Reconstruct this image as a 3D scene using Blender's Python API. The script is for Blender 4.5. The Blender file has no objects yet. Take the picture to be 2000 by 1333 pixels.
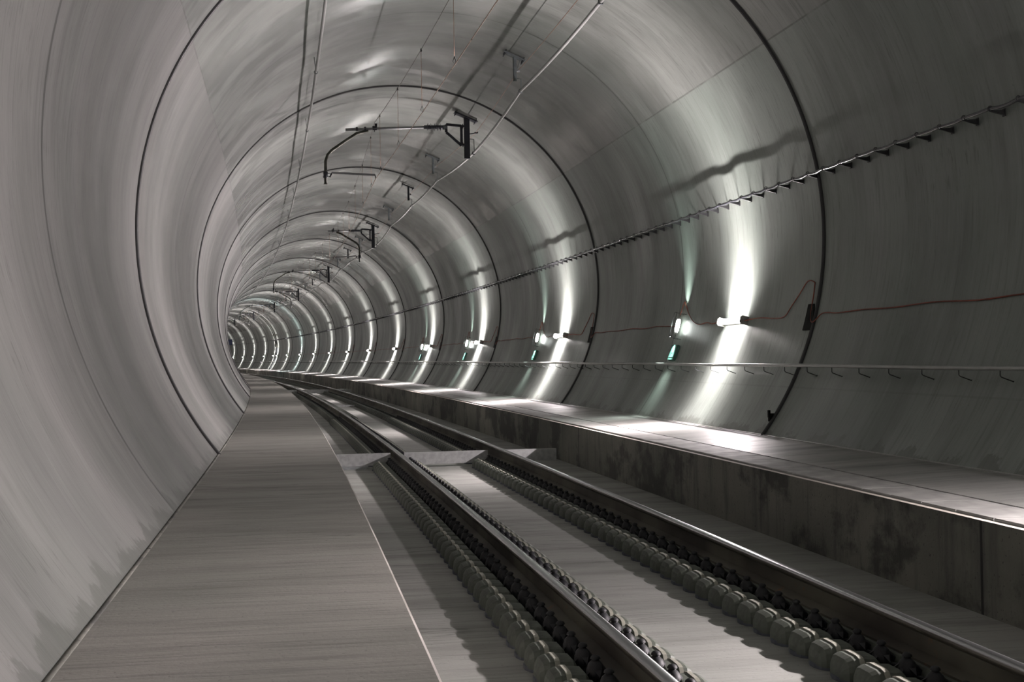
import bpy, math, random
from mathutils import Vector, Matrix
random.seed(7)
PI = math.pi
sc = bpy.context.scene
COL = sc.collection

# ------------------------------------------------------------------ geometry of the place
# u = metres right of the tunnel axis, z = metres above the track slab, s = metres along the tunnel
F_PX, YAW, PITCH, ROLL = 2657.36, -0.1531, 0.0110, -0.0167
CU, CV = -2.3864, -1.4812
R = 1234.0            # radius of the left-hand curve
TR = 4.140            # radius of the lining
Z0 = 3.166            # height of the tunnel axis above the slab
J1, JL = 16.0, 12.0   # first joint and spacing
S_MIN, S_MAX = -22.0, 232.0

def P(u, z, s):
    th = s / R
    return Vector((-R + (R + u) * math.cos(th), (R + u) * math.sin(th), z))
def PW(phi_deg, s, off=0.0):
    a = math.radians(phi_deg); r = TR - off
    return P(r * math.cos(a), Z0 + r * math.sin(a), s)
def FR(s, u=0.0, z=0.0):
    return Matrix.Translation(P(u, z, s)) @ Matrix.Rotation(s / R, 4, 'Z')

# ------------------------------------------------------------------ mesh builder
class MB:
    def __init__(s): s.v = []; s.f = []; s.sm = []; s.mi = []; s.uv = []; s.m = 0
    def add(s, verts, faces, smooth=False, uvs=None):
        b = len(s.v); s.v += [tuple(v) for v in verts]
        for i, f in enumerate(faces):
            s.f.append([b + k for k in f]); s.sm.append(smooth); s.mi.append(s.m)
            s.uv.append(uvs[i] if uvs else None)
        return s
    def box(s, x0, x1, y0, y1, z0, z1, ch=0.0):
        if ch <= 0:
            v = [(x, y, z) for z in (z0, z1) for y in (y0, y1) for x in (x0, x1)]
            return s.add(v, [(0, 2, 3, 1), (4, 5, 7, 6), (0, 1, 5, 4), (2, 6, 7, 3), (0, 4, 6, 2), (1, 3, 7, 5)])
        p = [(x0 + ch, z0), (x1 - ch, z0), (x1, z0 + ch), (x1, z1 - ch), (x1 - ch, z1), (x0 + ch, z1), (x0, z1 - ch), (x0, z0 + ch)]
        return s.prism(p, y0, y1)
    def prism(s, poly, y0, y1, smooth=False):          # polygon in x,z extruded along y
        n = len(poly)
        v = [(x, y0, z) for x, z in poly] + [(x, y1, z) for x, z in poly]
        fs = [(i, (i + 1) % n, n + (i + 1) % n, n + i) for i in range(n)]
        s.add(v, fs, smooth); b = len(s.v) - 2 * n
        for cap in (list(range(n))[::-1], [n + i for i in range(n)]):
            s.f.append([b + k for k in cap]); s.sm.append(False); s.mi.append(s.m); s.uv.append(None)
        return s
    def tube(s, pts, r, n=8, cap=True, rs=None):
        pts = [Vector(p) for p in pts]; m = len(pts); vs = []; fs = []
        ref = None
        for i, p in enumerate(pts):
            t = (pts[min(i + 1, m - 1)] - pts[max(i - 1, 0)])
            if t.length < 1e-9: t = Vector((0, 1, 0))
            t.normalize()
            if ref is None:
                ref = Vector((0, 0, 1)) if abs(t.z) < .9 else Vector((1, 0, 0))
            a = t.cross(ref)
            if a.length < 1e-6: a = t.cross(Vector((1, 0.3, 0)))
            a.normalize(); b = a.cross(t).normalized(); ref = b
            rr = rs[i] if rs else r
            for k in range(n):
                q = 2 * PI * k / n
                vs.append(p + a * rr * math.cos(q) + b * rr * math.sin(q))
        for i in range(m - 1):
            for k in range(n):
                k2 = (k + 1) % n
                fs.append((i * n + k, i * n + k2, (i + 1) * n + k2, (i + 1) * n + k))
        s.add(vs, fs, True)
        if cap:
            b0 = len(s.v) - m * n
            for c in ([b0 + k for k in range(n)][::-1], [b0 + (m - 1) * n + k for k in range(n)]):
                s.f.append(c); s.sm.append(False); s.mi.append(s.m); s.uv.append(None)
        return s
    def bar(s, a, b, w, h, up=(0, 0, 1)):             # rectangular bar between two points
        a = Vector(a); b = Vector(b); t = (b - a).normalized(); up = Vector(up)
        x = t.cross(up)
        if x.length < 1e-5: x = t.cross(Vector((0, 1, 0)))
        x.normalize(); y = x.cross(t)
        v = [p + x * sx * w / 2 + y * sy * h / 2 for p in (a, b) for sx, sy in ((-1, -1), (1, -1), (1, 1), (-1, 1))]
        return s.add(v, [(0, 3, 2, 1), (4, 5, 6, 7), (0, 1, 5, 4), (1, 2, 6, 5), (2, 3, 7, 6), (3, 0, 4, 7)])
    def sphere(s, c, rx, ry, rz, n=10, m=6, top_only=False):
        vs = []; fs = []; c = Vector(c)
        lo = 0 if top_only else -m
        rings = list(range(lo, m + 1))
        for j in rings:
            a = PI / 2 * j / m
            for k in range(n):
                q = 2 * PI * k / n
                vs.append(c + Vector((rx * math.cos(a) * math.cos(q), ry * math.cos(a) * math.sin(q), rz * math.sin(a))))
        for j in range(len(rings) - 1):
            for k in range(n):
                k2 = (k + 1) % n
                fs.append((j * n + k, j * n + k2, (j + 1) * n + k2, (j + 1) * n + k))
        return s.add(vs, fs, True)
    def xf(s, M):
        s.v = [tuple(M @ Vector(v)) for v in s.v]; return s
    def mesh(s, name, mats):
        me = bpy.data.meshes.new(name); me.from_pydata(s.v, [], s.f)
        for m in (mats if isinstance(mats, (list, tuple)) else [mats]): me.materials.append(m)
        me.polygons.foreach_set('use_smooth', s.sm); me.polygons.foreach_set('material_index', s.mi)
        if any(u is not None for u in s.uv):
            l = me.uv_layers.new(name='UVMap')
            for p, u in zip(me.polygons, s.uv):
                if u:
                    for li, q in zip(p.loop_indices, u): l.data[li].uv = q
        me.update(); return me
    def build(s, name, mats, parent=None, M=None):
        o = bpy.data.objects.new(name, s.mesh(name, mats)); COL.objects.link(o)
        if parent: o.parent = parent
        if M is not None: o.matrix_local = M
        return o

def tag(o, label, cat, group=None, kind=None):
    if label: o['label'] = label
    if cat: o['category'] = cat
    if group: o['group'] = group
    if kind: o['kind'] = kind
    return o
def empty(name, M):
    o = bpy.data.objects.new(name, None); COL.objects.link(o); o.matrix_world = M
    o.empty_display_size = .1; return o
def copy_tree(o, parent=None):
    c = o.copy(); COL.objects.link(c); c.parent = parent
    for ch in list(o.children): copy_tree(ch, c)
    return c
ORD = ['nearest', 'second', 'third', 'fourth', 'fifth', 'sixth', 'seventh', 'eighth', 'ninth', 'tenth', 'eleventh', 'twelfth',
       'thirteenth', 'fourteenth', 'fifteenth', 'sixteenth', 'seventeenth', 'eighteenth', 'nineteenth', 'twentieth']
ORD += ['twenty-first', 'twenty-second', 'twenty-third', 'twenty-fourth', 'twenty-fifth', 'twenty-sixth', 'twenty-seventh', 'twenty-eighth', 'twenty-ninth', 'thirtieth',
        'thirty-first', 'thirty-second', 'thirty-third', 'thirty-fourth', 'thirty-fifth', 'thirty-sixth', 'thirty-seventh', 'thirty-eighth', 'thirty-ninth', 'fortieth']

# ------------------------------------------------------------------ materials
class NT:
    def __init__(s, name):
        s.m = bpy.data.materials.new(name); s.m.use_nodes = True; s.t = s.m.node_tree
        s.b = s.t.nodes['Principled BSDF']
    def n(s, typ, **kw):
        o = s.t.nodes.new(typ)
        for k, v in kw.items(): setattr(o, k, v)
        return o
    def l(s, a, b): s.t.links.new(a, b)
    def math(s, op, a, b=None, clamp=False):
        o = s.n('ShaderNodeMath', operation=op); o.use_clamp = clamp
        for i, q in enumerate((a, b)):
            if q is None: continue
            if isinstance(q, (int, float)): o.inputs[i].default_value = q
            else: s.l(q, o.inputs[i])
        return o.outputs[0]
    def mix(s, fac, a, b):
        o = s.n('ShaderNodeMix', data_type='RGBA')
        for key, q in (('Factor', fac), ('A', a), ('B', b)):
            i = [x for x in o.inputs if x.name == key and (x.type == 'VALUE' if key == 'Factor' else x.type == 'RGBA')][0]
            if isinstance(q, (int, float)): i.default_value = q
            elif isinstance(q, tuple): i.default_value = (*q, 1)
            else: s.l(q, i)
        return [x for x in o.outputs if x.type == 'RGBA'][0]
    def ramp(s, fac, pts):
        o = s.n('ShaderNodeValToRGB'); e = o.color_ramp.elements
        while len(e) < len(pts): e.new(.5)
        for i, (p, c) in enumerate(pts):
            e[i].position = p; e[i].color = (c, c, c, 1) if isinstance(c, (int, float)) else (*c, 1)
        s.l(fac, o.inputs[0]); return o.outputs[0]
    def noise(s, vec, sx, sy, sz=1, detail=4, rough=.55, loc=(0, 0, 0)):
        mp = s.n('ShaderNodeMapping'); mp.inputs['Scale'].default_value = (sx, sy, sz); mp.inputs['Location'].default_value = loc
        s.l(vec, mp.inputs[0])
        o = s.n('ShaderNodeTexNoise'); o.inputs['Scale'].default_value = 1; o.inputs['Detail'].default_value = detail
        o.inputs['Roughness'].default_value = rough; s.l(mp.outputs[0], o.inputs['Vector']); return o.outputs[0]
    def bump(s, h, strength=.2, dist=.01):
        o = s.n('ShaderNodeBump'); o.inputs['Strength'].default_value = strength; o.inputs['Distance'].default_value = dist
        s.l(h, o.inputs['Height']); s.l(o.outputs[0], s.b.inputs['Normal'])
    def set(s, **kw):
        for k, v in kw.items():
            i = s.b.inputs[k.replace('_', ' ')]
            if isinstance(v, (int, float)): i.default_value = v
            elif isinstance(v, tuple): i.default_value = (*v, 1)
            else: s.l(v, i)

def mat_lining(name, seams=(), coat=.12, jw=.020, edge=None, tint=(1, 1, 1)):
    t = NT(name); uv = t.n('ShaderNodeUVMap', uv_map='UVMap').outputs[0]
    sep = t.n('ShaderNodeSeparateXYZ'); t.l(uv, sep.inputs[0]); S, A = sep.outputs[0], sep.outputs[1]
    big = t.noise(uv, .35, .16, detail=3)                     # large clouds drawn out round the ring
    mid = t.noise(uv, 1.6, .30, detail=5, rough=.6, loc=(3, 7, 0))
    fine = t.noise(uv, 16, .9, detail=5, rough=.7, loc=(1, 2, 5))    # shutter streaks
    hair = t.noise(uv, 70, 2.0, detail=3, rough=.6)
    pit = t.noise(uv, 30, 16, detail=3, loc=(0, 0, 9))
    T = lambda r, g, b: (r * tint[0], g * tint[1], b * tint[2])
    c = t.mix(t.ramp(big, [(.35, 0), (.68, 1)]), T(.146, .160, .148), T(.236, .245, .233))
    c = t.mix(t.math('MULTIPLY', t.ramp(mid, [(.48, 0), (.72, 1)]), .75), c, (.100, .108, .099))
    c = t.mix(t.math('MULTIPLY', t.ramp(fine, [(.52, 0), (.68, 1)]), .55), c, (.080, .085, .078))
    c = t.mix(t.math('MULTIPLY', t.ramp(fine, [(.26, 1), (.42, 0)]), .35), c, (.32, .328, .314))
    c = t.mix(t.math('MULTIPLY', t.ramp(hair, [(.53, 0), (.72, 1)]), .42), c, (.11, .112, .104))
    c = t.mix(t.math('MULTIPLY', t.ramp(pit, [(.69, 0), (.74, 1)]), .5), c, (.06, .06, .055))
    fl = t.math('MULTIPLY', t.ramp(t.noise(uv, 26, 3.2, detail=3, rough=.6, loc=(0, 3, 3)), [(.60, 0), (.66, 1)]), t.ramp(t.noise(uv, .5, .6, loc=(2, 2, 2)), [(.45, .1), (.6, 1)]))
    c = t.mix(t.math('MULTIPLY', fl, .55), c, (.045, .048, .044))
    # thin shutter line half way between two joints, and the lengthwise seams
    d = t.math('ABSOLUTE', t.math('SUBTRACT', t.math('MODULO', t.math('ADD', S, 120 - J1), JL), JL / 2))
    wob = t.math('MULTIPLY', t.math('SUBTRACT', mid, .5), .02)
    ln = t.math('LESS_THAN', t.math('ADD', d, wob), jw)
    c = t.mix(t.math('MULTIPLY', ln, .8), c, (.03, .032, .03))
    for q in seams:
        sw = .22 if q < 0 else .65
        dd = t.math('ABSOLUTE', t.math('SUBTRACT', A, TR * math.radians(q)))
        l2 = t.math('LESS_THAN', t.math('ADD', dd, wob), .011)
        c = t.mix(t.math('MULTIPLY', t.math('MULTIPLY', l2, t.ramp(t.noise(uv, 3, 1), [(.35, .2), (.5, 1)])), sw), c, (.05, .05, .045))
    if edge:                                             # grime creeping up from the walkway
        dd = t.math('MULTIPLY', t.math('SUBTRACT', TR * math.radians(edge[0]), A), edge[1])
        gn = t.noise(uv, 2.2, 1.6, detail=5, rough=.65, loc=(6, 2, 2))
        gg = t.math('SUBTRACT', t.math('MULTIPLY', gn, .9), t.math('ADD', t.math('MULTIPLY', dd, 1.1), .36))
        c = t.mix(t.math('MULTIPLY', t.ramp(gg, [(0, 0), (.03, 1)]), .6), c, (.07, .075, .065))
    rg = t.ramp(t.noise(uv, .8, .25, detail=4, loc=(8, 1, 0)), [(.35, .30), (.65, .52)])
    gl = t.noise(uv, .9, .5, detail=3, loc=(4, 4, 1))
    t.set(Base_Color=c, Roughness=rg, Specular_IOR_Level=.5, Coat_Weight=t.ramp(gl, [(.44, .0), (.54, coat)]), Coat_Roughness=.13)
    h = t.math('ADD', t.math('MULTIPLY', fine, .6), t.math('MULTIPLY', hair, .25))
    h = t.math('ADD', h, t.math('MULTIPLY', t.noise(uv, 2.5, .35, detail=2), 1.5))
    t.bump(h, .25, .012); return t.m

def mat_floor(name, a, b, dark, rough=.6, bands=0.0, crossgrain=9, mc=.6):
    t = NT(name); uv = t.n('ShaderNodeUVMap', uv_map='UVMap').outputs[0]
    big = t.noise(uv, .22, .35, detail=3); mid = t.noise(uv, 2.2, .5, detail=5, rough=.6, loc=(5, 1, 0))
    fine = t.noise(uv, crossgrain * 2.2, .9, detail=5, rough=.7); pit = t.noise(uv, 40, 40, detail=2)
    c = t.mix(t.ramp(big, [(.35, 0), (.65, 1)]), a, b)
    c = t.mix(t.math('MULTIPLY', t.ramp(mid, [(.48, 0), (.68, 1)]), mc), c, dark)
    c = t.mix(t.math('MULTIPLY', t.ramp(fine, [(.5, 0), (.68, 1)]), .6), c, dark)
    c = t.mix(t.math('MULTIPLY', t.ramp(pit, [(.66, 0), (.72, 1)]), .5), c, tuple(q * .5 for q in dark))
    crack = t.noise(uv, 1.1, .12, detail=6, rough=.6, loc=(2.3, 4, 0))
    c = t.mix(t.math('MULTIPLY', t.ramp(t.math('ABSOLUTE', t.math('SUBTRACT', crack, .62)), [(0, 1), (.006, 0)]), .6), c, tuple(q * .45 for q in dark))
    t.set(Base_Color=c, Roughness=t.ramp(mid, [(.3, rough - .1), (.7, rough + .12)]), Specular_IOR_Level=.4)
    t.bump(t.math('ADD', fine, t.math('MULTIPLY', pit, .3)), .35, .012); return t.m

def mat_simple(name, col, rough=.5, metal=0.0, var=.25, scale=8.0, col2=None, bump=0.0, spec=.5):
    t = NT(name); tc = t.n('ShaderNodeTexCoord').outputs['Object']
    nz = t.noise(tc, scale, scale, scale, detail=4)
    c2 = col2 if col2 else tuple(q * (1 - var) for q in col)
    c = t.mix(t.ramp(nz, [(.4, 0), (.62, 1)]), col, c2)
    t.set(Base_Color=c, Roughness=t.ramp(nz, [(.3, max(rough - .06, .02)), (.7, rough + .08)]), Metallic=metal, Specular_IOR_Level=spec)
    if bump: t.bump(nz, bump, .004)
    return t.m
def mat_emit(name, col, st):
    t = NT(name); t.set(Base_Color=(.9, .9, .9), Emission_Color=col, Emission_Strength=st); return t.m

M_RIGHT = mat_lining('lining_concrete_right', (34.4, -27.7), edge=(-37.2, -1), tint=(.95, 1.02, .975))
M_CEIL = mat_lining('lining_concrete_crown', (34.4, 147.3), .9, tint=(1.0, 1.01, .99))
M_LEFT = mat_lining('lining_concrete_left', (147.3,), jw=.032, edge=(218.0, 1), tint=(1.045, .985, 1.0))
M_SLAB = mat_floor('track_slab_concrete', (.235, .243, .225), (.325, .325, .305), (.125, .132, .118), .62)
M_WALK = mat_floor('walkway_concrete', (.222, .224, .200), (.335, .322, .292), (.105, .112, .096), .6, crossgrain=9, mc=.38)
M_WALKR = mat_floor('right_walkway_concrete', (.27, .275, .26), (.38, .375, .355), (.13, .133, .125), .42, crossgrain=6)
M_COVER = mat_simple('trough_cover_concrete', (.34, .34, .325), .6, 0, .25, 4, bump=.15)
M_LIP = mat_simple('pale_kerb_mortar', (.62, .58, .51), .7, 0, .15, 6)
def mat_curb():
    t = NT('curb_face_concrete'); uv = t.n('ShaderNodeUVMap', uv_map='UVMap').outputs[0]
    big = t.noise(uv, .5, .8, detail=4); drip = t.noise(uv, 6, .8, detail=5, rough=.65, loc=(2, 0, 0)); pit = t.noise(uv, 35, 35, detail=2)
    sep = t.n('ShaderNodeSeparateXYZ'); t.l(uv, sep.inputs[0]); S = sep.outputs[0]
    c = t.mix(t.ramp(big, [(.35, 0), (.6, 1)]), (.11, .112, .095), (.19, .187, .16))
    c = t.mix(t.math('MULTIPLY', t.ramp(drip, [(.5, 0), (.7, 1)]), .75), c, (.045, .047, .045))
    st = t.noise(uv, .9, 1.1, detail=6, rough=.65, loc=(9, 5, 0))
    c = t.mix(t.math('MULTIPLY', t.ramp(st, [(.50, 0), (.58, 1)]), .75), c, (.022, .024, .022))
    c = t.mix(t.math('MULTIPLY', t.ramp(pit, [(.65, 0), (.7, 1)]), .7), c, (.02, .02, .02))
    d = t.math('ABSOLUTE', t.math('SUBTRACT', t.math('MODULO', t.math('ADD', S, 120 - 8.05 + 6), JL), JL / 2))
    c = t.mix(t.math('LESS_THAN', d, .016), c, (.008, .008, .008))
    t.set(Base_Color=c, Roughness=.75); t.bump(t.math('ADD', pit, drip), .3, .01); return t.m
M_CURB = mat_curb()
M_RUBBER = mat_simple('black_joint_rubber', (.020, .021, .022), .45, 0, .3, 6)
def mat_railtop():
    t = NT('polished_rail_head'); tc = t.n('ShaderNodeTexCoord').outputs['Object']
    nz = t.noise(tc, 3, 3, 3)
    t.set(Base_Color=t.mix(nz, (.40, .405, .41), (.46, .465, .47)), Metallic=1.0, Roughness=.25); return t.m
M_RTOP = mat_railtop()
M_RSIDE = mat_simple('worn_rail_side', (.11, .10, .082), .42, .6, .3, 2.5, col2=(.06, .053, .04))
def mat_rust():
    t = NT('rusty_rail_web'); tc = t.n('ShaderNodeTexCoord').outputs['Object']
    a = t.noise(tc, .8, .8, .8, detail=3); b = t.noise(tc, 5, 5, 5, detail=4)
    c = t.mix(t.ramp(a, [(.4, 0), (.6, 1)]), (.02, .015, .009), (.085, .08, .058))
    c = t.mix(t.math('MULTIPLY', t.ramp(b, [(.66, 0), (.75, 1)]), .7), c, (.16, .065, .02))
    t.set(Base_Color=c, Roughness=.7); return t.m
M_RUST = mat_rust()
M_BLOCK = mat_simple('grey_green_plastic_cover', (.088, .101, .081), .65, 0, .35, 12, bump=.1)
M_BLOCKB = mat_simple('blue_grey_base_edge', (.075, .085, .11), .6, 0, .3, 12)
M_STRAP = mat_simple('pale_strap', (.30, .30, .25), .55, 0, .2, 20)
M_CLIP = mat_simple('black_spring_clip', (.008, .009, .012), .6, 0, .3, 20)
M_REDPAD = mat_simple('red_shim', (.22, .03, .02), .6, 0, .3, 20)
M_GALV = mat_simple('galvanised_steel', (.34, .36, .37), .5, .35, .25, 14, col2=(.26, .28, .29))
M_GALVP = mat_simple('pale_galvanised_plate', (.42, .43, .43), .55, .25, .2, 14)
M_POST = mat_simple('dark_blue_grey_painted_steel', (.020, .023, .032), .45, .2, .4, 6)
M_BRACK = mat_simple('weathered_grey_steel', (.14, .16, .165), .5, .3, .35, 8)
M_CABLE = mat_simple('grey_feeder_cable', (.30, .305, .295), .42, .15, .05, 3)
M_STEELROPE = mat_simple('stranded_wire', (.10, .09, .08), .45, .6, .3, 6)
M_COPPER = mat_simple('worn_copper_wire', (.52, .36, .29), .3, 1.0, .2, 6)
M_EARTH = mat_simple('earth_wire_copper', (.35, .20, .14), .4, .8, .3, 6)
M_TUBE = mat_simple('aluminium_tube', (.22, .225, .23), .42, .5, .1, 10)
M_TUBED = mat_simple('dark_steel_tube', (.06, .062, .05), .45, .6, .35, 8)
M_INS = mat_simple('dark_silicone_insulator', (.055, .06, .075), .45, 0, .3, 10)
M_ORANGE = mat_simple('orange_sheathed_cable', (.26, .05, .022), .55, 0, .35, 4)
M_BLACKCABLE = mat_simple('black_cable_sheath', (.04, .042, .05), .22, 0, .3, 3, spec=.9)
M_HAND = mat_simple('handrail_steel', (.36, .37, .355), .40, .4, .06, 4)
M_HANDD = mat_simple('handrail_bracket_steel', (.05, .052, .055), .5, .4, .3, 8)
M_LAMP = mat_emit('lamp_diffuser_glow', (1, .95, .93), 80)
M_HOUSE = mat_simple('grey_lamp_housing', (.30, .30, .28), .5, .1, .2, 10)
M_BULB = mat_emit('escape_lamp_glow', (.95, 1, .96), 22)
M_SIGNG = mat_simple('green_sign_frame', (.03, .10, .075), .5, 0, .2, 12)
M_SIGNF = mat_simple('pale_green_sign_face', (.12, .30, .25), .6, 0, .15, 12)
M_BLUE = mat_simple('dark_blue_sign_face', (.035, .055, .14), .5, 0, .2, 3)
M_PANEL = mat_simple('black_rubber_panel', (.006, .0075, .006), .85, 0, .4, 10, spec=.2)

# ------------------------------------------------------------------ the setting
def frange(a, b, st):
    n = max(1, int(round((b - a) / st))); return [a + (b - a) * i / n for i in range(n + 1)]
def lining(name, ph0, ph1, mat, label, cat):
    m = MB(); ss = frange(S_MIN, S_MAX, 1.0); pp = frange(ph0, ph1, 1.6); n = len(pp)
    inn = [PW(p, s) for s in ss for p in pp]; out = [PW(p, s, -.3) for s in ss for p in pp]
    fi = []; uvi = []
    for i in range(len(ss) - 1):
        for k in range(n - 1):
            f = (i * n + k, (i + 1) * n + k, (i + 1) * n + k + 1, i * n + k + 1)
            fi.append(f)
            q = lambda a, b: (ss[a], TR * math.radians(pp[b]))
            uvi.append([q(i, k), q(i + 1, k), q(i + 1, k + 1), q(i, k + 1)])
    m.add(inn, fi, True, uvi)
    m.add(out, [f[::-1] for f in fi], True, [u[::-1] for u in uvi])
    N = len(inn); e = len(ss) - 1
    ed = []
    for i in range(e):
        ed += [(i * n, N + i * n, N + (i + 1) * n, (i + 1) * n), ((i + 1) * n + n - 1, N + (i + 1) * n + n - 1, N + i * n + n - 1, i * n + n - 1)]
    for k in range(n - 1):
        ed += [(k, k + 1, N + k + 1, N + k), (e * n + k + 1, e * n + k, N + e * n + k, N + e * n + k + 1)]
    allv = inn + out
    for f in ed: m.add([allv[k] for k in f], [(0, 1, 2, 3)])
    return tag(m.build(name, mat), label, cat, kind='structure')
lining('wall_right', -58, 34.4, M_RIGHT, 'curved concrete tunnel lining on the right that carries the wall lamps', 'wall')
lining('ceiling', 34.4, 147.3, M_CEIL, 'streaked concrete crown of the tunnel above the overhead wires', 'ceiling')
lining('wall_left', 147.3, 238, M_LEFT, 'curved concrete tunnel lining on the left above the wide walkway', 'wall')

def sweep(name, prof, mats, s0=S_MIN, s1=S_MAX, step=1.0, midx=None, smooth=False, M=None):
    """closed profile [(u,z)] swept along the track; uv = (s, distance round the profile)"""
    m = MB(); ss = frange(s0, s1, step); n = len(prof)
    cum = [0]
    for i in range(n): cum.append(cum[-1] + math.dist(prof[i], prof[(i + 1) % n]))
    vs = [P(u, z, s) for s in ss for u, z in prof]; fs = []; uv = []; mi = []
    for i in range(len(ss) - 1):
        for k in range(n):
            k2 = (k + 1) % n
            fs.append((i * n + k, i * n + k2, (i + 1) * n + k2, (i + 1) * n + k))
            uv.append([(ss[i], cum[k]), (ss[i], cum[k + 1]), (ss[i + 1], cum[k + 1]), (ss[i + 1], cum[k])])
            mi.append(midx[k] if midx else 0)
    m.add(vs, fs, smooth, uv); m.mi = mi
    for c in (list(range(n))[::-1], [(len(ss) - 1) * n + k for k in range(n)]):
        m.f.append(c); m.sm.append(False); m.mi.append(0); m.uv.append(None)
    return m
def usurf(v): return math.sqrt(TR * TR - v * v)
# profiles are listed clockwise seen from behind the camera (outward normals)
m = sweep('floor', [(-1.945, -.45), (-1.945, 0), (1.87, 0), (1.87, -.45)][::-1], None)
tag(m.build('floor', M_SLAB), 'bare concrete track slab between the left walkway and the raised right kerb', 'floor', kind='structure')
zl = .612
m = sweep('w', [(-1.93, -.45), (-1.93, zl - .018), (-1.946, zl), (-3.40, zl), (-3.40, -.45)], None, midx=[0, 1, 0, 0, 0])
tag(m.build('walkway', [M_WALK, mat_simple('worn_edge_mortar', (.36, .34, .31), .75, 0, .45, 1.6, col2=(.2, .19, .17))]), 'wide smooth concrete walkway along the left wall, lower left of the photo', 'walkway', kind='structure')
zr = .596
m = sweep('w', [(3.42, -.45), (3.42, .67), (3.20, .655), (2.375, .618), (2.375, .50), (1.915, .50), (1.915, zr), (1.862, zr), (1.862, -.45)], None,
          midx=[0, 0, 0, 0, 0, 0, 1, 2, 0])
tag(m.build('walkway', [M_WALKR, M_LIP, M_CURB]), 'raised concrete walkway below the wall lamps with a pale kerb edge', 'walkway', kind='structure')

bead = lambda u, z: [(u - .012, z - .01), (u - .012, z + .004), (u, z + .007), (u + .012, z + .003), (u + .012, z - .01)]
tag(sweep('b', bead(-usurf(zl - Z0) + .012, zl), None, smooth=True).build('baseboard_left', M_CURB), 'rough mortar bead where the left walkway meets the lining', 'mortar bead', kind='structure')
tag(sweep('b', bead(usurf(.664 - Z0) - .012, .664), None, smooth=True).build('baseboard_right', M_WALKR), 'rough mortar bead where the right walkway meets the lining', 'mortar bead', kind='structure')
# joints in the lining: a dark rubber strip standing in each groove
for k in range(-2, 18):
    s = J1 + JL * k
    if k == 10: s -= .4
    m = MB(); pp = frange(-40, 221, 1.8); w = .030
    vs = []; fs = []
    prof = [(-w, -.03), (-w, .006), (-w * .8, .022), (-w * .35, .031), (0, .020), (w * .35, .031), (w * .8, .022), (w, .006), (w, -.03)]
    n = len(prof)
    for p in pp:
        for ds, off in prof: vs.append(PW(p, s + ds, off))
    for i in range(len(pp) - 1):
        for q in range(n - 1): fs.append((i * n + q, i * n + q + 1, (i + 1) * n + q + 1, (i + 1) * n + q))
    m.add(vs, fs, True)
    o = m.build('trim_%d' % (k + 3), M_RUBBER)
    tag(o, 'black rubber ring joint in the lining, ' + (ORD[k] + ' one ahead of the camera' if k >= 0 else 'behind the camera position, number %s back' % ('two', 'one')[k + 2]), 'joint', kind='structure')

# trough covers (0.5 m concrete lids in a row behind the kerb edge)
cm = MB().box(0, .445, .004, .494, 0, .112, .006)
cov0 = None
for k in range(300):
    s = 5.5 + .5 * k
    M = FR(s, 1.923, .502 + random.uniform(-.0015, .0015))
    if cov0 is None: o = cov0 = cm.build('trough_cover', M_COVER)
    else: o = cov0.copy(); COL.objects.link(o)
    o.matrix_world = M
    tag(o, 'grey concrete trough lid in the row behind the pale kerb edge', 'trough cover', 'cable trough lids along the right walkway')

# ------------------------------------------------------------------ rails
UL, UR = -.793 + 0, .7125
ZL, ZR = .252, .298
def rail(uc, zt, label):
    h = .036
    root = empty('rail', FR(0, uc, zt - .172)); Mi = root.matrix_world.inverted()
    head = [(uc - h, zt - .040), (uc - h, zt - .014), (uc - h + .003, zt - .0075), (uc - h + .009, zt - .0032), (uc - h + .018, zt - .0012), (uc, zt), (uc + h - .018, zt - .0012), (uc + h - .009, zt - .0032), (uc + h - .003, zt - .0075), (uc + h, zt - .014), (uc + h, zt - .040),
            (uc + .012, zt - .052), (uc - .012, zt - .052)][::-1]
    mh = sweep('h', head, None, step=.5, smooth=True)
    mh.mi = [0] * len(mh.mi)
    # polished only on the crown of the head
    n = len(head); tops = set()
    for k in range(n):
        a, b = head[k], head[(k + 1) % n]
        if min(a[1], b[1]) > zt - .0155: tops.add(k)
    nf = (len(mh.f) - 2)
    for i in range(nf): mh.mi[i] = 0 if (i % n) in tops else 1
    mh.xf(Mi); mh.build('rail_head', [M_RTOP, M_RSIDE], root)['label'] = 'polished rail head'
    web = [(uc - .009, zt - .052), (uc + .009, zt - .052), (uc + .009, zt - .145), (uc - .009, zt - .145)]
    sweep('w', web, None, step=.8).xf(Mi).build('rail_web', M_RUST, root)
    ft = [(uc - .010, zt - .140), (uc + .010, zt - .140), (uc + .075, zt - .160), (uc + .075, zt - .172), (uc - .075, zt - .172), (uc - .075, zt - .160)]
    sweep('f', ft, None, step=.8).xf(Mi).build('rail_foot', M_RUST, root)
    pl = [(uc - .10, zt - .1725), (uc + .10, zt - .1725), (uc + .12, -.01), (uc - .12, -.01)]
    sweep('p', pl, None, step=.8).xf(Mi).build('rail_seat', M_BLOCK, root)['label'] = 'grey continuous bearing strip'
    return tag(root, label, 'rail')
rail(UL, ZL, 'steel running rail nearer the wide left walkway')
rail(UR, ZR, 'steel running rail nearer the raised right kerb')

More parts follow.
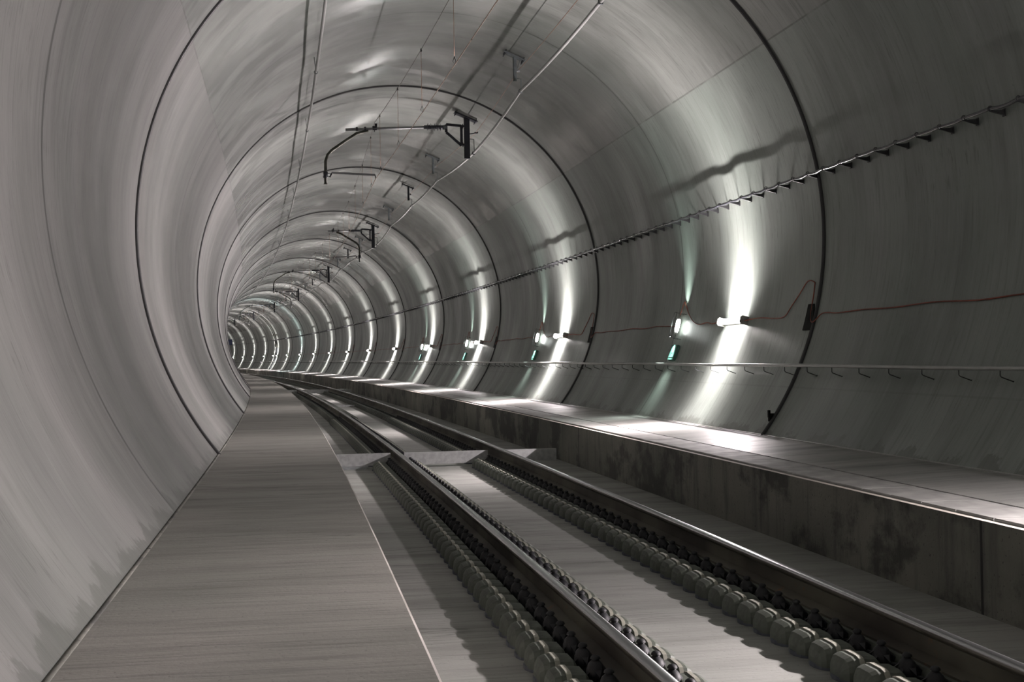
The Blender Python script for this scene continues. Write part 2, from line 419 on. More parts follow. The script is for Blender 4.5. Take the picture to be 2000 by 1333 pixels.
# rail fasteners: rounded grey cover with pale strap, black spring clip at the rail foot
def fastener(sc_x=1.0):
    root = empty('rail_fastener', Matrix.Identity(4))
    b = MB(); Z_ = .016                                         # local x = away from the rail
    def sec(x, w, h):                                           # chamfered trapezoid across the cover
        return [(x, y * w, Z_ + z * h) for y, z in ((-1, 0), (-1, .42), (-.95, .70), (-.78, .93), (-.48, 1), (.48, 1), (.78, .93), (.95, .70), (1, .42), (1, 0))]
    secs = [(.200, .104, .050), (.212, .120, .090), (.228, .128, .108), (.300, .131, .113), (.352, .130, .111), (.382, .118, .098), (.401, .092, .070), (.411, .054, .034)]
    n = 10; vs = []; fs = []
    for x, w, h in secs: vs += sec(x * sc_x, w, h)
    for i in range(len(secs) - 1):
        for k in range(n - 1): fs.append((i * n + k, i * n + k + 1, (i + 1) * n + k + 1, (i + 1) * n + k))
    b.add(vs, fs)
    b.add([vs[i] for i in range(n)], [tuple(range(n))[::-1]]); b.add([vs[(len(secs) - 1) * n + i] for i in range(n)], [tuple(range(n))])
    cov = b.build('cover', M_BLOCK, root)
    e = MB(); pts = [(.15, -.134), (.355, -.134), (.400, -.092), (.418, -.03), (.418, .03), (.400, .092), (.355, .134), (.15, .134)]
    v = [(x * sc_x, y, z) for z in (-.002, .024) for x, y in pts]; N = len(pts)
    e.add(v, [tuple(range(N))[::-1], tuple(range(N, 2 * N))] + [(i, (i + 1) % N, N + (i + 1) % N, N + i) for i in range(N)])
    e.build('base_edge', M_BLOCKB, root)['label'] = 'blue grey base edge'
    s_ = MB(); o_ = [[(q[0], q[1] * 1.035, Z_ + (q[2] - Z_) * 1.05) for q in sec(x * sc_x, .131, .113)] for x in (.300, .326)]
    i_ = [[(q[0], q[1] * .95, Z_ + (q[2] - Z_) * .95) for q in r_] for r_ in o_]
    allv = o_[0] + o_[1] + i_[0] + i_[1]
    for k in range(n - 1):
        s_.add([allv[q] for q in (k, k + 1, n + k + 1, n + k)], [(0, 1, 2, 3)])
        s_.add([allv[q] for q in (k, 2 * n + k, 2 * n + k + 1, k + 1)], [(0, 1, 2, 3)])
        s_.add([allv[q] for q in (n + k, n + k + 1, 3 * n + k + 1, 3 * n + k)], [(0, 1, 2, 3)])
    s_.build('strap', M_STRAP, cov)['label'] = 'pale strap'
    c = MB(); X = .158
    c.sphere((X, 0, .095), .050, .068, .074, 10, 4)
    c.tube([(X, 0, .12), (X, 0, .180)], .019, 8); c.sphere((X, 0, .172), .027, .027, .020, 8, 3, True)
    for k in range(6):
        a = PI / 6 + k * PI / 3; ca, sa = math.cos(a), math.sin(a); ln = .082 if k % 3 else .062
        c.add([(X + ca * .03 - sa * .026, sa * .036 + ca * .026, .140), (X + ca * .03 + sa * .026, sa * .036 - ca * .026, .140), (X + ca * ln, sa * ln * 1.25, .098), (X + ca * .03, sa * .036, .045)],
              [(0, 1, 2), (0, 2, 3), (2, 1, 3), (0, 3, 1)])
    c.tube([(X - .045, -.145, .040), (X - .045, .145, .040)], .014, 6)
    c.tube([(X, .02, .08), (X - .05, .07, .075), (X - .07, .10, .06)], .012, 6); c.tube([(X, -.02, .08), (X - .05, -.07, .075), (X - .07, -.10, .06)], .012, 6)
    c.build('spring_clip', M_CLIP, root)['label'] = 'black spring clip'
    r = MB().box(.366 * sc_x, .408 * sc_x, -.014, .014, -.003, .022).build('shim', M_REDPAD, root); r['label'] = 'red shim'
    return root
FT = {1.0: fastener(1.0), .82: fastener(.82)}
used = {1.0: False, .82: False}
rows = [(UL, ZL, -1, 1.0, 'grey rounded rail fastener in the row left of the left rail', 'fasteners on the outer side of the left rail'),
        (UL, ZL, 1, .82, 'grey rounded rail fastener in the row just right of the left rail', 'fasteners on the inner side of the left rail'),
        (UR, ZR, -1, 1.0, 'grey rounded rail fastener in the row left of the right rail', 'fasteners on the inner side of the right rail'),
        (UR, ZR, 1, .82, None, None)]
nrow = [100, 100, 100, 0]
stuff = MB()
def simple_block(u, s, sg):
    m = MB(); W, H = .12, .14
    v = [(.13, -W, 0), (.13, W, 0), (.2, W * .7, H * .85), (.2, -W * .7, H * .85), (.33, W * .7, H), (.33, -W * .7, H), (.39, W * .6, 0), (.39, -W * .6, 0)]
    v = [(x * sg, y, z) for x, y, z in v]
    f = [(0, 1, 2, 3), (3, 2, 4, 5), (5, 4, 6, 7), (0, 3, 5, 7), (1, 6, 4, 2)]
    if sg < 0: f = [q[::-1] for q in f]
    m.add(v, f); m.m = 1
    v = [(x * sg, y, z) for x, y, z in [(.09, -.06, 0), (.09, .06, 0), (.16, .06, 0), (.16, -.06, 0), (.12, 0, .14)]]
    f = [(0, 1, 4), (1, 2, 4), (2, 3, 4), (3, 0, 4)]
    if sg < 0: f = [q[::-1] for q in f]
    m.add(v, f)
    M = FR(s, u, 0); b = len(stuff.v)
    stuff.v += [tuple(M @ Vector(q)) for q in m.v]; stuff.f += [[b + i for i in q] for q in m.f]; stuff.sm += m.sm; stuff.mi += m.mi; stuff.uv += m.uv
def blocked(s): return abs(s - 20.9) < .22
for (uc, zt, sg, sx, lab, grp), cnt in zip(rows, nrow):
    placed = 0; s = 5.15 + (.02 if sg > 0 else 0)
    if cnt == 0: s = -.85
    while s < 110:
        if not blocked(s):
            if placed < cnt:
                o = FT[sx] if not used[sx] else copy_tree(FT[sx])
                used[sx] = True
                Mx = FR(s, uc, 0)
                o.matrix_world = Mx @ (Matrix.Rotation(PI, 4, 'Z') if sg < 0 else Matrix.Identity(4))
                tag(o, lab, 'rail fastener', grp); placed += 1
            else: simple_block(uc, s, sg)
        s += .30
tag(stuff.build('distant_rail_fasteners', [M_BLOCK, M_CLIP]), 'endless rows of small grey rail fasteners further down the curving track', 'rail fasteners', kind='stuff')

# ------------------------------------------------------------------ transverse steel barriers on the slab
def barrier(s, z0, z1, label, segs, ang=True, mat=M_GALVP):
    root = empty('cross_barrier', FR(s)); 
    for a, b in segs:
        m = MB().box(a, b, -.012, .012, z0, z1)
        m.box(a, b, .012, .07, z1 - .012, z1)
        m.build('plate', mat, root)
    if ang:
        m = MB().box(-1.925, -1.25, -.10, -.012, .03, .040); m.box(-1.925, -1.25, -.10, -.092, .0, .03)
        fa = m.build('foot_angle', M_GALV, root)
        m = MB().tube([(-1.72, -.06, .03), (-1.72, -.06, .055)], .012, 8); m.build('bolt', M_GALV, fa)
    return tag(root, label, 'barrier')
barrier(20.9, .045, .228, 'long galvanised steel plate standing across the slab under both rails, nearest one', [(-1.925, UL - .105), (UL + .105, UR - .105), (UR + .105, 1.69)])
barrier(66.0, .045, .228, 'galvanised steel plate across the slab further along the curve', [(-1.92, UL - .105), (UL + .105, UR - .105), (UR + .105, 1.69)], False)
m = MB().box(-.30, .50, -.12, .12, 0, .055); tag(m.build('slab_cover', M_GALVP, None, FR(48.2)), 'small pale steel plate lying on the slab between the rails, beyond the nearest barrier', 'plate')

# ------------------------------------------------------------------ handrail on the right wall
hr = empty('handrail', FR(0, 3.615, 1.505)); Mi = hr.matrix_world.inverted()
pts = [P(3.615, 1.510 + .004 * math.sin(s * .9), s) for s in frange(-10, 215, .6)]
m = MB(); m.tube(pts, .021, 8); m.xf(Mi); m.build('rail_tube', M_HAND, hr)
bm = MB()
xw = usurf(1.40 - Z0) + .0
bm.tube([(0, 0, 0), (0, 0, -.062), (.012, 0, -.075), (xw - 3.615 + .004, 0, -.120)], .0052, 6)
bm.sphere((xw - 3.615 - .002, 0, -.119), .007, .012, .012, 8, 4)
b0 = None; rest = MB()
for k in range(270):
    s = 6.53 + .735 * k
    M = Mi @ FR(s, 3.615, 1.505)
    if k < 99:
        o = bm.build('bracket', M_HANDD, hr) if b0 is None else b0.copy()
        if b0 is None: b0 = o
        else: COL.objects.link(o)
        o.parent = hr; o.matrix_local = M
    else:
        b = len(rest.v); rest.v += [tuple(M @ Vector(q)) for q in bm.v]; rest.f += [[b + i for i in q] for q in bm.f]; rest.sm += bm.sm; rest.mi += bm.mi; rest.uv += bm.uv
rest.build('distant_brackets', M_HANDD, hr)['kind'] = 'stuff'
tag(hr, 'long straight steel handrail on bent brackets along the right wall below the lamps', 'handrail')

# ------------------------------------------------------------------ cable line high on the right wall
PC = 10.15
def cable_pt(s):
    ph = (s - 10.62) / .4905; fr = ph - math.floor(ph)
    k = math.floor(ph); rnd = math.sin(k * 12.9898) * 43758.5453; rnd -= math.floor(rnd)
    sag = -.016 * (4 * fr * (1 - fr)) * (.3 + rnd)
    a = math.radians(PC); r = TR - .135 + .008 * math.sin(k * 2.3)
    return r * math.cos(a), Z0 + r * math.sin(a) + sag + .012
cm = MB(); cm.tube([P(*cable_pt(s), s) for s in frange(-8, 200, .1635)], .018, 6)
tag(cm.build('wall_cable', M_BLACKCABLE), 'thin black glossy cable sagging along a line of hooks high on the right wall', 'cable')
hk = empty('cable_hook', Matrix.Identity(4))
hm = MB(); L = .15
q = .011
hm.add([(0, -q, -.058), (0, q, -.058), (-L + .01, q, -.022), (-L + .01, -q, -.022), (0, -q, -.004), (0, q, -.004), (-L + .01, q, -.014), (-L + .01, -q, -.014)],
       [(0, 1, 2, 3), (4, 7, 6, 5), (0, 4, 5, 1), (1, 5, 6, 2), (0, 3, 7, 4), (2, 6, 7, 3)])
hm.box(-.006, .004, -.024, .024, -.066, .006)
hm.build('arm', M_HANDD, hk)
rm = MB(); rm.tube([(-L + .012 + .024 * math.cos(a), 0, .004 + .024 * math.sin(a)) for a in [x * PI / 6 for x in range(-3, 10)]], .0045, 5); rm.build('ring', M_HANDD, hk)
for k in range(300):
    s = 10.62 + .4905 * (k - 6)
    o = hk if k == 0 else copy_tree(hk)
    a = math.radians(PC)
    M = FR(s, (TR) * math.cos(a), Z0 + (TR) * math.sin(a) - .018)
    o.matrix_world = M
    tag(o, 'small black wedge-shaped cable hook high on the right wall', 'cable hook', 'hooks that carry the upper wall cable')

# ------------------------------------------------------------------ overhead line
SUP0, SUPD, BR = 29.5, 24.1, 24.1 / 4
sup_s = [SUP0 + SUPD * k for k in range(-2, 8)]
def contact_u(k): return -.41 if k % 2 == 0 else .03
def lerp(a, b, t): return a + (b - a) * t
ZC, ZM = 2.40 + Z0, 3.625 + Z0
def contact(s):
    x = (s - SUP0) / SUPD; k = math.floor(x); t = x - k
    return lerp(contact_u(k), contact_u(k + 1), t), ZC
def messenger(s):
    x = (s - SUP0) / SUPD; k = math.floor(x); t = x - k
    return lerp(contact_u(k), contact_u(k + 1), t), ZM - .25 * 4 * t * (1 - t)
def run(fn, r, name, mat, label, cat, s0=-18, s1=200, st=1.0, n=6):
    m = MB(); m.tube([P(*fn(s), s) for s in frange(s0, s1, st)], r, n); return tag(m.build(name, mat), label, cat)
run(contact, .0075, 'contact_wire', M_COPPER, 'lowest overhead wire, worn bright copper, hung from the droppers', 'wire', s0=SUP0 - 2 * SUPD, s1=SUP0 + 7 * SUPD, st=SUPD / 12)
run(messenger, .0065, 'messenger_wire', M_STEELROPE, 'upper stranded wire of the overhead line that holds the droppers', 'wire', s0=SUP0 - 2 * SUPD, s1=SUP0 + 7 * SUPD, st=SUPD / 24)
def feeder_r(s):
    x = (s - SUP0) / BR; k = math.floor(x); t = x - k
    ends = [(1.745, 2.985) if (kk % 4) == 0 else (1.69, 3.17) for kk in (k, k + 1)]
    return lerp(ends[0][0], ends[1][0], t), Z0 + lerp(ends[0][1], ends[1][1], t) - .045 * 4 * t * (1 - t)
def earth_w(s):
    x = (s - SUP0) / BR; k = math.floor(x); t = x - k
    ends = [(1.80, 3.43) if (kk % 4) == 0 else (1.66, 3.53) for kk in (k, k + 1)]
    return lerp(ends[0][0], ends[1][0], t), Z0 + lerp(ends[0][1], ends[1][1], t) - .02 * 4 * t * (1 - t)
def feeder_l(s):
    x = (s - 29.5) / BR; k = math.floor(x); t = x - k
    return -1.86, Z0 + 3.43 - .03 * 4 * t * (1 - t)
s0r = SUP0 - 8 * BR
run(feeder_r, .0255, 'feeder_cable', M_CABLE, 'thick grey feeder cable slung below the ceiling brackets right of the overhead wires', 'cable', s0r, 190, BR / 8, 10)
run(feeder_l, .0245, 'feeder_cable', M_CABLE, 'thick grey feeder cable hung close under the left side of the crown', 'cable', s0r, 190, BR / 8, 10)
run(earth_w, .0055, 'earth_wire', M_EARTH, 'thin coppery wire running above the right feeder cable', 'wire', s0r, 190, BR / 8, 6)

# droppers
drops = [11.2, 14.6, 17.9, 21.5, 25.0, 28.6, 31.1, 34.8, 38.6, 42.3, 46.0, 49.8]
base = drops[6:]
ds = sorted(set([10.9, 14.4, 17.95, 21.5, 25.0, 28.4] + [round(x + SUPD * k, 2) for k in range(0, 5) for x in (31.1, 34.8, 38.5, 42.2, 45.9, 49.6)]))
for i, s in enumerate(ds):
    cu_, cz = contact(s); mu, mz = messenger(s)
    root = empty('dropper', FR(s, mu, mz)); dx = cu_ - mu; dz = cz - mz
    MB().tube([(0, 0, 0), (dx, 0, dz + .11)], .0035, 5).build('stem', M_EARTH, root)
    m = MB(); m.tube([(dx, 0, dz + .11), (dx - .022, 0, dz + .05), (dx, 0, dz + .008), (dx + .018, 0, dz + .06), (dx, 0, dz + .12)], .0045, 5); m.build('loop', M_HANDD, root)
    MB().box(-.012, .012, -.018, .018, -.03, .016).build('clamp', M_HANDD, root)
    if s > 70:
        tag(root, 'hair-thin dropper between the overhead wires in the far part of the tunnel', 'dropper', 'distant droppers')
    else:
        tag(root, '%s thin dropper from the camera hanging between the two overhead wires' % ORD[i], 'dropper', 'droppers of the overhead line')

# ceiling brackets (three between two cantilevers)
def ceiling_z(u): return Z0 + usurf(u)
def tplate(m, uc, w=.24, l=.16, inset=.035):
    a = math.atan2(usurf(uc), uc); cx, cz = TR * math.cos(a), Z0 + TR * math.sin(a)
    tx, tz = math.sin(a), -math.cos(a); nx, nz = -math.cos(a), -math.sin(a)
    q = [(cx + tx * sgn * w + nx * d, cz + tz * sgn * w + nz * d) for sgn, d in ((-1, inset), (1, inset), (1, inset + .028), (-1, inset + .028))]
    m.prism(q, -l / 2, l / 2)
    return (cx, cz, tx, tz, nx, nz)
def bolts(root, g, w, l):
    cx, cz, tx, tz, nx, nz = g
    for sg in (-1, 1):
        for y in (-l * .32, l * .32):
            p = lambda d: (cx + tx * sg * w * .86 + nx * d, y, cz + tz * sg * w * .86 + nz * d)
            MB().tube([p(-.01), p(.12)], .009, 6).tube([p(.066), p(.085)], .018, 6).build('anchor_bolt', M_POST, root)
def cable_hanger(root, xa, za, xf, zf, mat):
    m = MB(); m.tube([(xa, 0, za), (xf + .01, 0, za - .01), (xf + .012, 0, zf + .05), (xf, 0, zf + .03)], .008, 6)
    m.tube([(xf + .033 * math.cos(t), 0, zf + .033 * math.sin(t)) for t in [k * PI / 6 for k in range(13)]], .006, 5)
    m.box(xf - .03, xf + .03, -.02, .02, zf - .038, zf - .028)
    m.build('cable_clip', mat, root)
def bracket(s, kind, label):
    root = empty('ceiling_bracket', FR(s)); mat = M_BRACK if kind == 'lattice' else M_POST
    uc = 1.60; w = .20
    m = MB(); g = tplate(m, uc, w, .14); cp_ = m.build('ceiling_plate', mat, root); bolts(cp_, g, w, .14)
    zt = ceiling_z(uc) - .06; zb = Z0 + 3.335
    m = MB()
    if kind == 'lattice':
        m.box(uc - .034, uc + .022, -.03, -.022, zb, zt); m.box(uc - .034, uc - .024, -.03, .03, zb, zt)
        m.build('post', mat, root)
        d = MB(); d.bar((uc + .10, 0, zt - .03), (uc, 0, zt - .28), .02, .006); d.bar((uc - .01, 0, zb + .16), (uc + .06, 0, zt - .16), .015, .006); d.build('brace', mat, root)
    else:
        m.box(uc - .028, uc + .028, -.028, .028, zb, zt); m.build('post', mat, root)
    eu, ez = earth_w(s); fu, fz = feeder_r(s)
    c = MB(); c.box(uc + .01, eu + .02, -.012, .012, ez - .03, ez - .018); c.box(eu - .018, eu + .018, -.025, .025, ez - .018, ez + .016); c.build('wire_clamp', M_GALV if kind == 'lattice' else M_POST, root)
    cable_hanger(root, uc, zb + .05, fu, fz, M_BRACK)
    return tag(root, label, 'bracket', 'ceiling brackets between the cantilevers')
bi = 0
for k in range(-3, 25):
    s = SUP0 + BR * k
    if k % 4 == 0 or s < 12: continue
    kind = 'post' if k % 4 == 2 else 'lattice'
    bracket(s, kind, ('slim dark T-shaped' if kind == 'post' else 'grey steel braced') + ' ceiling bracket holding the right feeder cable, %s from the camera' % ORD[bi]); bi += 1

# hangers of the left feeder cable
hi = 0; h0 = None
for k in range(-3, 25):
    s = SUP0 + BR * k
    if s < 10: continue
    if h0 is None:
        h0 = empty('cable_hanger', Matrix.Identity(4)); zc = ceiling_z(-1.86) - (Z0 + 3.43)
        MB().tube([(0, 0, .03), (-.01, 0, .10), (-.03, 0, zc + .01)], .006, 5).tube([(0, 0, .10), (.035, 0, zc - .06)], .004, 5).build('rod', M_BRACK, h0)
        MB().tube([(0, -.02, 0), (0, .02, 0)], .034, 10).build('collar', M_BRACK, h0); o = h0
    else: o = copy_tree(h0)
    o.matrix_world = FR(s, -1.86, Z0 + 3.43)
    tag(o, '%s small forked hanger from the camera on the left feeder cable' % ORD[hi], 'hanger', 'hangers of the left feeder cable'); hi += 1

# cantilever supports
def cantilever(s, k, label):
    root = empty('cantilever_support', FR(s)); Z = Z0
    uc = 1.60; w = .27
    m = MB(); g = tplate(m, uc, w, .22, .045); cp_ = m.build('ceiling_plate', M_POST, root); bolts(cp_, g, w, .22)
    zt = ceiling_z(uc) - .05; zb = Z + 2.865
    m = MB(); m.box(uc - .058, uc + .058, -.05, -.042, zb, zt); m.box(uc - .058, uc + .058, .042, .05, zb, zt); m.box(uc - .006, uc + .006, -.042, .042, zb, zt)
    m.box(uc - .064, uc + .064, -.056, .056, zb - .012, zb)
    m.build('post', M_POST, root)
    # trapezoid frame that carries the insulator
    q = [(1.15, Z + 3.59), (1.44, Z + 3.57), (1.50, Z + 3.57), (1.47, Z + 3.57), (1.47, Z + 3.16), (1.42, Z + 3.16), (1.15, Z + 3.44)]
    f = MB(); A, B, C_, D = (1.145, Z + 3.60), (1.48, Z + 3.575), (1.48, Z + 3.14), (1.145, Z + 3.43)
    for a, b in ((A, B), (B, C_), (C_, D), (D, A)): f.bar((a[0], 0, a[1]), (b[0], 0, b[1]), .055, .042, (0, 1, 0))
    f.build('frame', M_POST, root)
    lg = MB()
    for z in (Z + 3.565, Z + 3.16):
        lg.box(1.475, 1.555, -.03, .03, z - .022, z + .022); lg.tube([(1.51, 0, z - .05), (1.51, 0, z + .05)], .012, 6)
    lg.build('lug', M_POST, root)
    # insulator with sheds
    zi = Z + 3.535; ins = MB(); ins.tube([(.66, 0, zi), (1.15, 0, zi + .005)], .042, 10)
    xs = []
    for i in range(9):
        x = .735 + .036 * i; rr = .085 if i % 2 == 0 else .066
        ins.tube([(x, 0, zi), (x + .004, 0, zi), (x + .012, 0, zi)], .03, 12, rs=[.04, rr, .04])
    ins.build('insulator', M_INS, root)
    cp = MB(); cp.tube([(1.07, 0, zi), (1.16, 0, zi + .004)], .052, 10); cp.build('end_fitting', M_BRACK, root)
    first = (k % 2 == 0)
    xe = -1.04 if first else -.16
    zs = (Z + 3.46) if first else (Z + 3.525)
    tt = MB(); tt.tube([(xe, 0, zs), (.68, 0, zi)], .031, 10); tt.build('top_tube', M_TUBE, root)
    # messenger clamp on the tube
    mu, mz = messenger(s)
    zt_ = lerp(zs, zi, (mu - xe) / (.68 - xe))
    c = MB(); c.box(mu - .05, mu + .04, -.03, .03, zt_ - .03, zt_ + .055); c.box(mu, mu + .05, -.02, .02, zt_ + .04, zt_ + .11); c.tube([(mu - .01, 0, zt_ - .07), (mu - .01, 0, zt_ - .02)], .01, 6)
    c.build('messenger_clamp', M_POST, root)
    # registration tube, bent
    if first: bp = [(-.55, Z + 3.46), (-.80, Z + 3.40), (-1.05, Z + 3.235), (-1.34, Z + 3.03), (-1.43, Z + 2.93), (-1.475, Z + 2.80), (-1.48, Z + 2.60), (-1.48, Z + 2.31)]
    else: bp = [(.17, Z + 3.50), (.38, Z + 3.42), (.62, Z + 3.27), (.92, Z + 3.09), (1.01, Z + 3.00), (1.055, Z + 2.88), (1.06, Z + 2.70), (1.06, Z + 2.33)]
    rt = MB(); rt.tube([(a, 0, b - .02) for a, b in bp], .034, 10); rt.tube([(bp[-1][0], 0, bp[-1][1] - .03), (bp[-1][0], 0, bp[-1][1] - .018)], .046, 10)
    rt.build('registration_tube', M_TUBED, root)
    sw = MB(); zc = bp[-1][1] + .17; xx = bp[-1][0]
    sw.tube([(xx, 0, zc - .07), (xx, 0, zc + .07)], .05, 10); sw.box(xx - .055, xx + .055, -.03, .03, zc - .055, zc - .04); sw.box(xx - .05, xx + .05, -.03, .03, zc + .03, zc + .045)
    dr = 1 if first else -1
    sw.tube([(xx, 0, zc + .03), (xx + dr * .12, 0, zc + .02)], .008, 6); sw.tube([(xx, 0, zc - .03), (xx + dr * .10, 0, zc - .03)], .008, 6)
    sw.bar((xx + dr * .085, 0, zc - .05), (xx + dr * .145, 0, zc + .055), .03, .022, (0, 1, 0))
    sw.build('swivel_clamp', M_POST, root)
    cuu, cz = contact(s)
    a0 = (xx + dr * .13, 0, zc + .045); a1 = (cuu - dr * .012, 0, cz + .085)
    ra = MB(); ra.bar(a0, a1, .044, .04, (0, 1, 0)); ra_o = ra.build('registration_arm', M_TUBE, root)
    ct = MB(); ct.bar((a1[0], 0, a1[2] + .012), (cuu, 0, cz + .004), .018, .016, (0, 1, 0)); ct.build('wire_clip', M_POST, ra_o)
    for x in ((-.80, -.62) if first else (.06, .26)):
        bz = lerp(zs, zi, (x - xe) / (.68 - xe)); b = MB(); b.box(x - .02, x + .02, -.03, .03, bz - .035, bz + .045); b.build('tube_clamp', M_POST, root)
    eu, ez = earth_w(s); b = MB(); b.tube([(uc + .05, 0, ez - .03), (eu, 0, ez - .01), (eu + .05, 0, ez + .015)], .011, 6); b.box(eu - .03, eu + .04, -.02, .02, ez - .02, ez + .012)
    b.build('earth_clamp', M_POST, root)
    fu, fz = feeder_r(s); cable_hanger(root, uc + .05, Z + 3.29, fu + .0, fz, M_POST)
    return tag(root, label, 'cantilever', 'cantilever supports of the overhead line')
for k in range(0, 7):
    side = 'bent tube reaching left' if k % 2 == 0 else 'bent tube turned down near its post'
    cantilever(SUP0 + SUPD * k, k, '%s dark overhead-line cantilever from the camera, %s' % (ORD[k], side))

# ------------------------------------------------------------------ wall lamps
PHL = -14.6
def area(name, M, sx, sy, power, col, spread, parent):
    L = bpy.data.lights.new(name, 'AREA'); L.shape = 'RECTANGLE'; L.size = sx; L.size_y = sy; L.energy = power; L.color = col; L.spread = math.radians(spread)
    o = bpy.data.objects.new(name, L); COL.objects.link(o); o.parent = parent; o.matrix_local = M; return o
def aim(pos, d, xaxis):
    z = -Vector(d).normalized(); x = Vector(xaxis); x = (x - z * x.dot(z)).normalized(); y = z.cross(x)
    m = Matrix((x, y, z)).transposed().to_4x4(); m.translation = Vector(pos); return m
a0 = math.radians(PHL); TN = Vector((-math.sin(a0), 0, math.cos(a0))); NN = Vector((-math.cos(a0), 0, -math.sin(a0)))
LAMP_P = 50.0
LCOL = (1, .885, .90)
def lamp(s, idx, label, power=1.0, col=LCOL):
    root = empty('wall_lamp', FR(s, TR * math.cos(a0), Z0 + TR * math.sin(a0)))
    def loc(t, n, y): return TN * t + NN * n + Vector((0, y, 0))
    h = MB()
    for (t0, t1, n0, n1, y0, y1) in ((-.045, .045, .0, .045, -.50, .50), ):
        vs = [loc(t, n, y) for y in (y0, y1) for t, n in ((t0, n0), (t1, n0), (t1 * .8, n1), (t0 * .8, n1))]
        h.add(vs, [(0, 1, 2, 3), (7, 6, 5, 4), (0, 4, 5, 1), (1, 5, 6, 2), (2, 6, 7, 3), (3, 7, 4, 0)])
    hs = h.build('housing', M_HOUSE, root)
    d = MB(); ys = [-.46, -.45, -.42, .42, .45, .46]; rs = [.012, .03, .038, .038, .03, .012]
    d.tube([loc(0, .075, y) for y in ys], .038, 14, rs=rs); d.build('diffuser', M_LAMP, root)['label'] = 'glowing white diffuser tube'
    for y in (-.52, .50):
        e = MB(); vs = [loc(t, n, yy) for yy in (y, y + .02) for t, n in ((-.062, 0), (.062, 0), (.062, .10), (.035, .125), (-.035, .125), (-.062, .10))]; n = 6
        e.add(vs, [tuple(range(n)), tuple(range(n, 2 * n))[::-1]] + [(i, n + i, n + (i + 1) % n, (i + 1) % n) for i in range(n)])
        e.build('end_cap', M_HOUSE, hs)
    fan = [(6, .75, 0), (32, .6, -.02), (60, .9, -.10), (90, 1.7, -.2), (120, 1.9, -.2), (148, 1.1, -.10), (174, .85, -.02)]
    wide = [(20, .9), (48, 3.2), (90, 1.9), (125, 2.0), (160, 1.3)]
    if s > 100: fan = [(8, 1.0, 0), (48, 3.0, 0), (90, 4.0, -.1), (132, 3.2, 0), (172, 1.0, 0)]; wide = [(40, 2.0), (90, 2.4), (140, 2.0)]
    for al, pw, tilt in fan:
        al = math.radians(al); dv = TN * math.cos(al) + NN * math.sin(al)
        pos = NN * .075 + dv * .043; dd = dv + Vector((0, tilt, 0))
        area('lamp_light', aim(pos, dd, (0, 1, 0)), .86, .03, LAMP_P * pw * power, col, 62, root)
    for al, pw in wide:      # the weaker wide glow of the same tube
        al = math.radians(al); dv = TN * math.cos(al) + NN * math.sin(al)
        area('lamp_light', aim(NN * .075 + dv * .045, dv, (0, 1, 0)), .86, .03, LAMP_P * pw * power, col, 150, root)
    return tag(root, label, 'wall lamp', 'tube lamps along the right wall')
lamps = [19.0 + 12 * k for k in range(-3, 11)] + [149.4, 152.7] + [163.0, 175.5, 187.5, 199.5, 211.5, 223.5]
vis = 0
for s in lamps:
    if s < 12: lab = 'wall lamp outside the frame beside the camera, ' + {-17: 'farthest back', -5: 'middle one', 7: 'just out of frame on the right'}[int(s)]
    else: lab = 'glowing white tube lamp on the right wall, %s from the camera' % ORD[vis]; vis += 1
    lamp(s, 0, lab, col=LCOL if abs(s - 127) > 1 else (.88, .97, 1.0))

